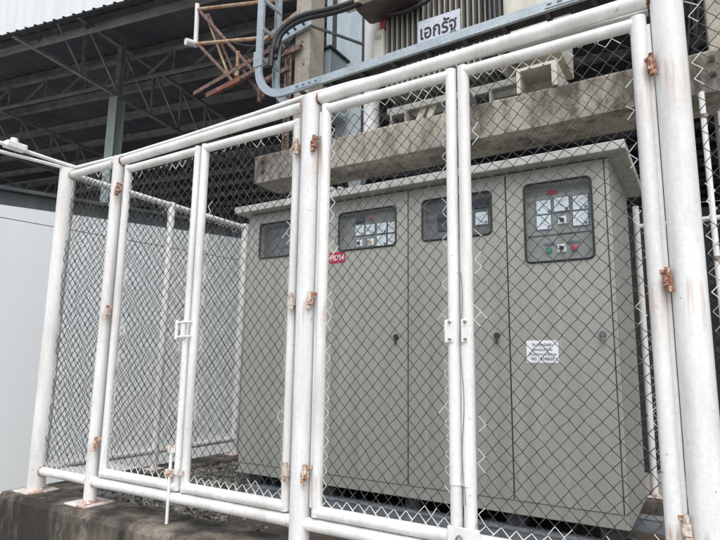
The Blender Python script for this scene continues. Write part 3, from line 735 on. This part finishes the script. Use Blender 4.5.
MB().tube([(-3.95, 2.36, 4.55), (-4.02, 2.34, 4.3), (-3.90, 2.35, 4.0), (-3.93, 2.34, 3.5)], 0.012, 8).build('drop_lead', 'rubber', b2)
MB().tube([(-3.7, 2.36, 4.5), (-3.95, 2.3, 4.2), (-4.2, 2.36, 4.34)], 0.012, 8).build('drop_lead', 'rubber', b2)
gbx = thing('meter_box', 'grey blue steel box with a thin dark lid on the left pole', 'electrical box', (-3.7, 2.95, 3.7))
box('box_body', 'paint_grey_blue', gbx, -3.90, -3.50, 2.76, 3.12, 3.70, 4.48, bev=0.01)
box('lid', 'steel_dark', gbx, -3.92, -3.475, 2.73, 3.16, 4.482, 4.51, bev=0.005)
box('arm', 'steel_dark', gbx, -3.75, -3.6, 2.722, 2.758, 4.0, 4.1)
# white post and blue sheet
wp = thing('white_round_post', 'tall round white post behind the small transformer terminal box', 'post', (-2.66, 2.3, 2.975))
pipe('shaft', W, wp, [(-2.66, 2.3, 2.977), (-2.66, 2.3, 7.0)], 0.080, 24); box('base_plate', W, wp, -2.77, -2.55, 2.19, 2.41, 2.973, 2.985)
bp = thing('sheet_metal_screen', 'pale blue grey sheet metal screen with dark edge strips behind the left pole', 'screen', (-3.45, 3.2, 3.3))
box('sheet', 'paint_blue_panel', bp, -3.72, -3.335, 3.20, 3.23, 3.3, 7.0, bev=0.003)
box('edge_strip', 'steel_dark', bp, -3.333, -3.27, 3.19, 3.24, 3.3, 7.0); box('edge_strip', 'steel_dark', bp, -3.775, -3.722, 3.19, 3.24, 3.3, 7.0)
box('edge_strip', 'paint_blue_panel', bp, -3.86, -3.777, 3.18, 3.24, 3.3, 7.0)
for z in (3.45, 5.6): box('stay', 'steel_dark', bp, -3.70, -3.66, 2.725, 3.19, z, z+.04)

# transformer
tx = thing('transformer', 'cream pole mounted transformer with tall cooling fins resting on the concrete beam', 'transformer', (-1.7, 2.5, 2.98))
box('tank', 'cream_shaded', tx, -2.32, -1.25, 2.355, 2.95, 3.16, 4.85, bev=0.01)
for k in range(21):
    x = -2.345 + k*0.0525
    MB().box(x, x+0.013, 2.02, 2.36, 3.26, 4.75, bev=0.004).build('cooling_fin', 'cream_shaded', tx)
box('side_cover', 'paint_cream', tx, -1.235, -0.86, 2.0, 2.9, 3.45, 4.9, bev=0.008)
box('base_rail', 'cream_shaded', tx, -2.35, -1.15, 2.05, 2.13, 3.10, 3.158, bev=0.004)
for x in (-2.24, -1.46):
    s_ = MB(); s_.box(x-.06, x+.10, 2.02, 2.9, 3.068, 3.098).box(x-.06, x-.045, 2.02, 2.9, 2.978, 3.068).box(x+.085, x+.10, 2.02, 2.9, 2.978, 3.068)
    s_.build('skid', 'cream_shaded', tx)
hs = MB(); hs.box(-1.14, -0.83, 1.99, 2.6, 3.16, 3.185).box(-0.87, -0.83, 1.99, 2.6, 2.98, 3.16).box(-1.14, -1.11, 1.99, 2.6, 2.98, 3.16)
hs.box(-1.11, -0.87, 2.25, 2.3, 2.98, 3.16); hs.build('cable_housing', 'paint_cream', tx)
for x in (-2.05, -1.95): MB().bar((x, 2.1, 2.99), (x+.05, 2.1, 3.11), 0.02, 0.06).build('lug', 'paint_cream', tx)
tb = box('terminal_box', 'paint_cream', tx, -2.46, -2.352, 1.98, 2.10, 3.62, 3.93, bev=0.006)
for k in range(3): MB().bar((-2.43+k*.022, 1.978, 3.83), (-2.43+k*.022, 1.978, 3.87), 0.006, 0.004, upv=(0, 1, 0)).build('slot', 'ink_grey', tb)
lv = MB().box(-2.52, -1.95, 1.72, 2.02, 4.02, 4.5, bev=0.04).build('cable_box', 'paint_maroon', tx)
box('cover', 'paint_cream', lv, -2.62, -2.28, 1.66, 1.78, 4.05, 4.3, bev=0.01)
for k in range(2): MB().tube([(-2.36+k*.03, 2.0, 4.05), (-2.38+k*.02, 2.0, 3.98), (-2.40+k*.02, 2.03, 3.92)], 0.014, 8).build('lead', 'red_cable', tx)
MB().tube([(-2.3, 1.95, 4.04), (-2.1, 1.92, 3.98), (-1.9, 1.94, 4.02), (-1.75, 2.0, 4.2), (-1.7, 2.0, 4.5)], 0.022, 8).build('flex_hose', 'rubber', tx)
for k, x in enumerate((-1.33, -1.29, -1.25)):
    MB().tube([(x-.12, 1.96, 4.6), (x-.04, 1.95, 4.15), (x, 1.95, 3.85), (x+.01, 1.93, 3.5), (x+.01, 1.8, 3.25)], 0.018, 8).build('lead', 'rubber', tx)
# hanging maker plate
sg = thing('hanging_sign', 'white hand lettered board hung on the cooling fins', 'sign', (-1.8, 2.0, 3.6))
sgb = MB().box(-2.005, -1.605, 1.992, 2.006, 3.60, 3.885).build('board', 'sign_plate', sg)
text('lettering', "เอกรัฐ", 'ink_black', sgb, (-1.806, 1.990, 3.755), 0.18, fit=(0.345, 0.185), depth=0.001, bold=0.003)
for x in (-1.97, -1.65): MB().tube([(x, 2.0, 3.855), (x, 2.03, 3.94)], 0.003, 6).build('hook', 'bolt_steel', sg)

# ================================================================== CABLE TRAY
tr_ = thing('cable_tray', 'galvanised ladder cable tray sweeping from a riser along above the cage', 'cable tray', (-3.0, 1.4, 3.1))
def tray_path(off):
    """centre line of a side rail in X,Z (riser, bend, run), offset inward"""
    R = 0.30-off; cx, cz = -2.96, 3.452; pts = [(-3.26+off, 7.2), (-3.26+off, cz)]
    for k in range(1, 13):
        a = math.pi + (math.pi/2)*k/12; pts.append((cx+R*math.cos(a), cz+R*math.sin(a)))
    pts.append((1.6, cz-R+0.0185*4.56)); return pts
def side_rail(y, sgn):
    h, th, fl = 0.034, 0.004, 0.026; m = MB()
    outer, inner = tray_path(-h), tray_path(h)
    def strip(a, b, ya, yb):
        vs_ = []; fs_ = []
        for (p, q) in zip(a, b): vs_ += [(p[0], ya, p[1]), (q[0], ya, q[1]), (q[0], yb, q[1]), (p[0], yb, p[1])]
        for i in range(len(a)-1):
            for k in range(4): c, d = i*4+k, i*4+(k+1) % 4; fs_.append((c, d, d+4, c+4))
        fs_.append((3, 2, 1, 0)); n = (len(a)-1)*4; fs_.append((n, n+1, n+2, n+3)); m.add(vs_, fs_)
    strip(outer, inner, y-th/2, y+th/2)
    y2 = y+sgn*fl
    strip(tray_path(-h), tray_path(-h+th), y+sgn*th/2, y2)
    strip(tray_path(h-th), tray_path(h), y+sgn*th/2, y2)
    o = m.build('side_rail', 'galvanised', tr_); return o
sr1 = side_rail(1.30, 1); sr2 = side_rail(1.56, -1)
for k in range(15):
    x = -2.80 + k*0.293; zt = (x+2.96)*0.0185; MB().box(x-.016, x+.016, 1.304, 1.556, 3.124+zt, 3.146+zt).build('rung', 'steel_dark', tr_)
for k in range(12):
    z = 3.55+k*0.29; MB().box(-3.243, -3.221, 1.304, 1.556, z-.016, z+.016).build('rung', 'galvanised', tr_)
for x in (-2.70, -0.62):
    zt = (x+2.96)*0.0185; sp_ = MB().box(x-.13, x+.13, 1.292, 1.2975, 3.130+zt, 3.176+zt).build('splice_plate', 'galvanised', tr_)
    for k in range(4): MB().box(x-.115+k*.065, x-.085+k*.065, 1.289, 1.2925, 3.146+zt, 3.158+zt).build('slot', 'ink_grey', sp_)
MB().box(-3.31, -3.21, 1.290, 1.2975, 3.47, 3.62).build('splice_plate', 'galvanised', tr_)
for (x) in (-2.9, -1.5, 0.0):
    MB().bar((x, 1.40, 3.105+(x+2.96)*.0185), (x, 2.0, 2.99), 0.04, 0.02).build('support_arm', 'channel_grey', tr_)
for k, (dy, dz) in enumerate(((0, 0), (0.045, 0.02), (0.02, -0.03))):
    pts = [(-3.20+.01*k, 1.40+dy, 3.50+.1*k), (-3.20+.01*k, 1.42+dy, 3.70+dz), (-3.16, 1.45+dy, 3.86+dz), (-3.06, 1.5+dy, 3.97+dz), (-2.92, 1.55+dy, 4.02+dz), (-2.75, 1.6+dy, 4.03+dz), (-2.55, 1.65+dy, 4.05+dz), (-2.40, 1.72+dy, 4.13+dz), (-2.35, 1.8+dy, 4.25+dz)]
    # smooth
    sm_ = []
    for i in range(len(pts)-1):
        p0_, p1_, p2_, p3_ = (V(pts[max(i-1, 0)]), V(pts[i]), V(pts[i+1]), V(pts[min(i+2, len(pts)-1)]))
        for q in range(4):
            u_ = q/4; sm_.append(0.5*((2*p1_)+(p2_-p0_)*u_+(2*p0_-5*p1_+4*p2_-p3_)*u_*u_+(3*p1_-p0_-3*p2_+p3_)*u_**3))
    sm_.append(V(pts[-1]))
    cb = MB().tube(sm_, 0.024, 10).build('power_cable', 'rubber')
    tag(cb, ('thick black cable looping from the tray riser, lowest of three', 'thick black cable looping from the tray riser, topmost of three', 'thick black cable looping from the tray riser, between two others')[(2, 1, 0)[k]], 'cable', 'black cables feeding the transformer')
for k in range(3):
    cb = MB().tube([(-2.6, 1.36+.05*k, 3.175), (-1.5, 1.35+.05*k, 3.195), (-0.6, 1.37+.04*k, 3.212), (1.5, 1.36+.05*k, 3.25)], 0.021, 8).build('power_cable', 'rubber')
    tag(cb, ('black cable lying in the tray against its front side rail', 'black cable lying in the middle of the horizontal tray', 'black cable lying in the tray against its rear side rail')[k], 'cable', 'black cables lying in the tray')

# ================================================================== RUSTY PIPE FRAME on the left
rf = thing('pipe_frame', 'rusty red and tan welded pipe frame jutting out beside the tray riser', 'pipe frame', (-5.0, 3.0, 4.6))
def rp(a, b, r, mat, nm='tube', n=12): return MB().tube([a, b], r, n).build(nm, mat, rf)
rp((-6.11, 3.0, 6.10), (-6.09, 3.0, 5.46), 0.034, W, 'upright')
MB().tube([(-6.145, 2.86, 5.435), (-6.10, 3.03, 5.46)], 0.050, 16).build('pipe_end', W, rf)
rp((-6.12, 3.0, 6.02), (-3.9, 3.0, 5.45), 0.024, 'paint_tan'); rp((-6.09, 3.0, 5.45), (-3.9, 3.0, 4.93), 0.026, 'paint_tan')
rp((-6.08, 3.0, 6.0), (-4.75, 3.0, 4.50), 0.026, 'rust_dark', 'diagonal'); rp((-6.05, 3.0, 5.44), (-5.32, 3.05, 4.66), 0.026, 'rust_dark', 'diagonal')
rp((-6.02, 3.1, 5.95), (-5.42, 3.1, 4.70), 0.020, 'paint_tan', 'diagonal'); rp((-5.98, 3.1, 5.95), (-5.30, 3.1, 4.70), 0.020, 'rust_dark', 'diagonal')
rp((-5.9, 3.08, 5.75), (-5.1, 3.08, 4.9), 0.016, 'rust_dark', 'diagonal')
MB().bar((-6.02, 2.98, 4.66), (-3.85, 2.70, 4.80), 0.05, 0.010).bar((-6.02, 2.955, 4.63), (-3.85, 2.675, 4.77), 0.008, 0.055).build('angle_iron', 'rust_dark', rf)
MB().bar((-5.74, 2.96, 4.53), (-4.75, 2.85, 4.57), 0.05, 0.07).build('cross_beam', 'paint_red', rf)
MB().bar((-4.95, 2.80, 4.50), (-3.85, 2.68, 4.60), 0.05, 0.05).build('angle_iron', 'rust_dark', rf)
rp((-5.22, 3.0, 5.07), (-5.22, 3.0, 4.70), 0.028, 'paint_tan', 'stub'); rp((-5.05, 2.95, 4.70), (-4.62, 2.9, 4.2), 0.026, 'rust_dark', 'diagonal')
rp((-4.9, 2.92, 4.58), (-4.55, 2.9, 4.9), 0.018, 'rust_dark', 'diagonal'); rp((-4.45, 2.9, 5.08), (-4.2, 2.85, 4.6), 0.02, 'rust_dark', 'diagonal')
MB().box(-5.48, -5.38, 2.905, 2.923, 4.52, 4.57, bev=.004).build('label_plate', 'sign_plate', rf)
rp((-4.68, 2.88, 4.6), (-4.68, 2.88, 4.15), 0.030, 'rust_dark', 'stub')
rp((-4.15, 2.8, 4.62), (-4.15, 2.8, 3.3), 0.016, 'rust_dark', 'stub'); rp((-4.02, 2.8, 5.0), (-4.02, 2.8, 3.3), 0.014, 'paint_tan', 'stub')
MB().bar((-4.75, 2.90, 4.98), (-3.95, 2.80, 5.16), 0.05, 0.05).build('angle_iron', 'paint_tan', rf)
for (x0_, z0_, x1_, z1_) in ((-5.3, 5.2, -4.0, 4.75), (-5.0, 4.9, -4.1, 4.4)):
    MB().tube([V((x0_, 2.9, z0_)).lerp(V((x1_, 2.6, z1_)), q/8) - V((0, 0, 0.12*math.sin(math.pi*q/8))) for q in range(9)], 0.010, 6).build('loose_wire', 'rubber', rf)

# right side clutter
rc = thing('vertical_conduit', 'thin pale vertical conduit beside the rear fence behind the thick post', 'conduit', (0.1, 1.75, -0.12))
pipe('pipe_run', 'paint_conduit', rc, [(0.095, 1.72, -0.12), (0.085, 1.72, 2.56)], 0.017, 12)
for z in (0.5, 1.5, 2.4): MB().tube([(0.09, 1.72, z-.012), (0.09, 1.72, z+.012)], 0.023, 12).build('clip', 'bolt_steel', rc)

r2 = thing('rear_stay_pipe', 'thin pale pipe leaning on the rear fence rail beside the vertical conduit', 'pipe', (0.22, 2.1, -0.12))
pipe('pipe_run', 'paint_conduit', r2, [(0.21, 2.10, -0.12), (0.19, 2.16, 2.6)], 0.014, 10)
box('foot_plate', 'bolt_steel', r2, 0.17, 0.25, 2.06, 2.14, -0.128, -0.118)
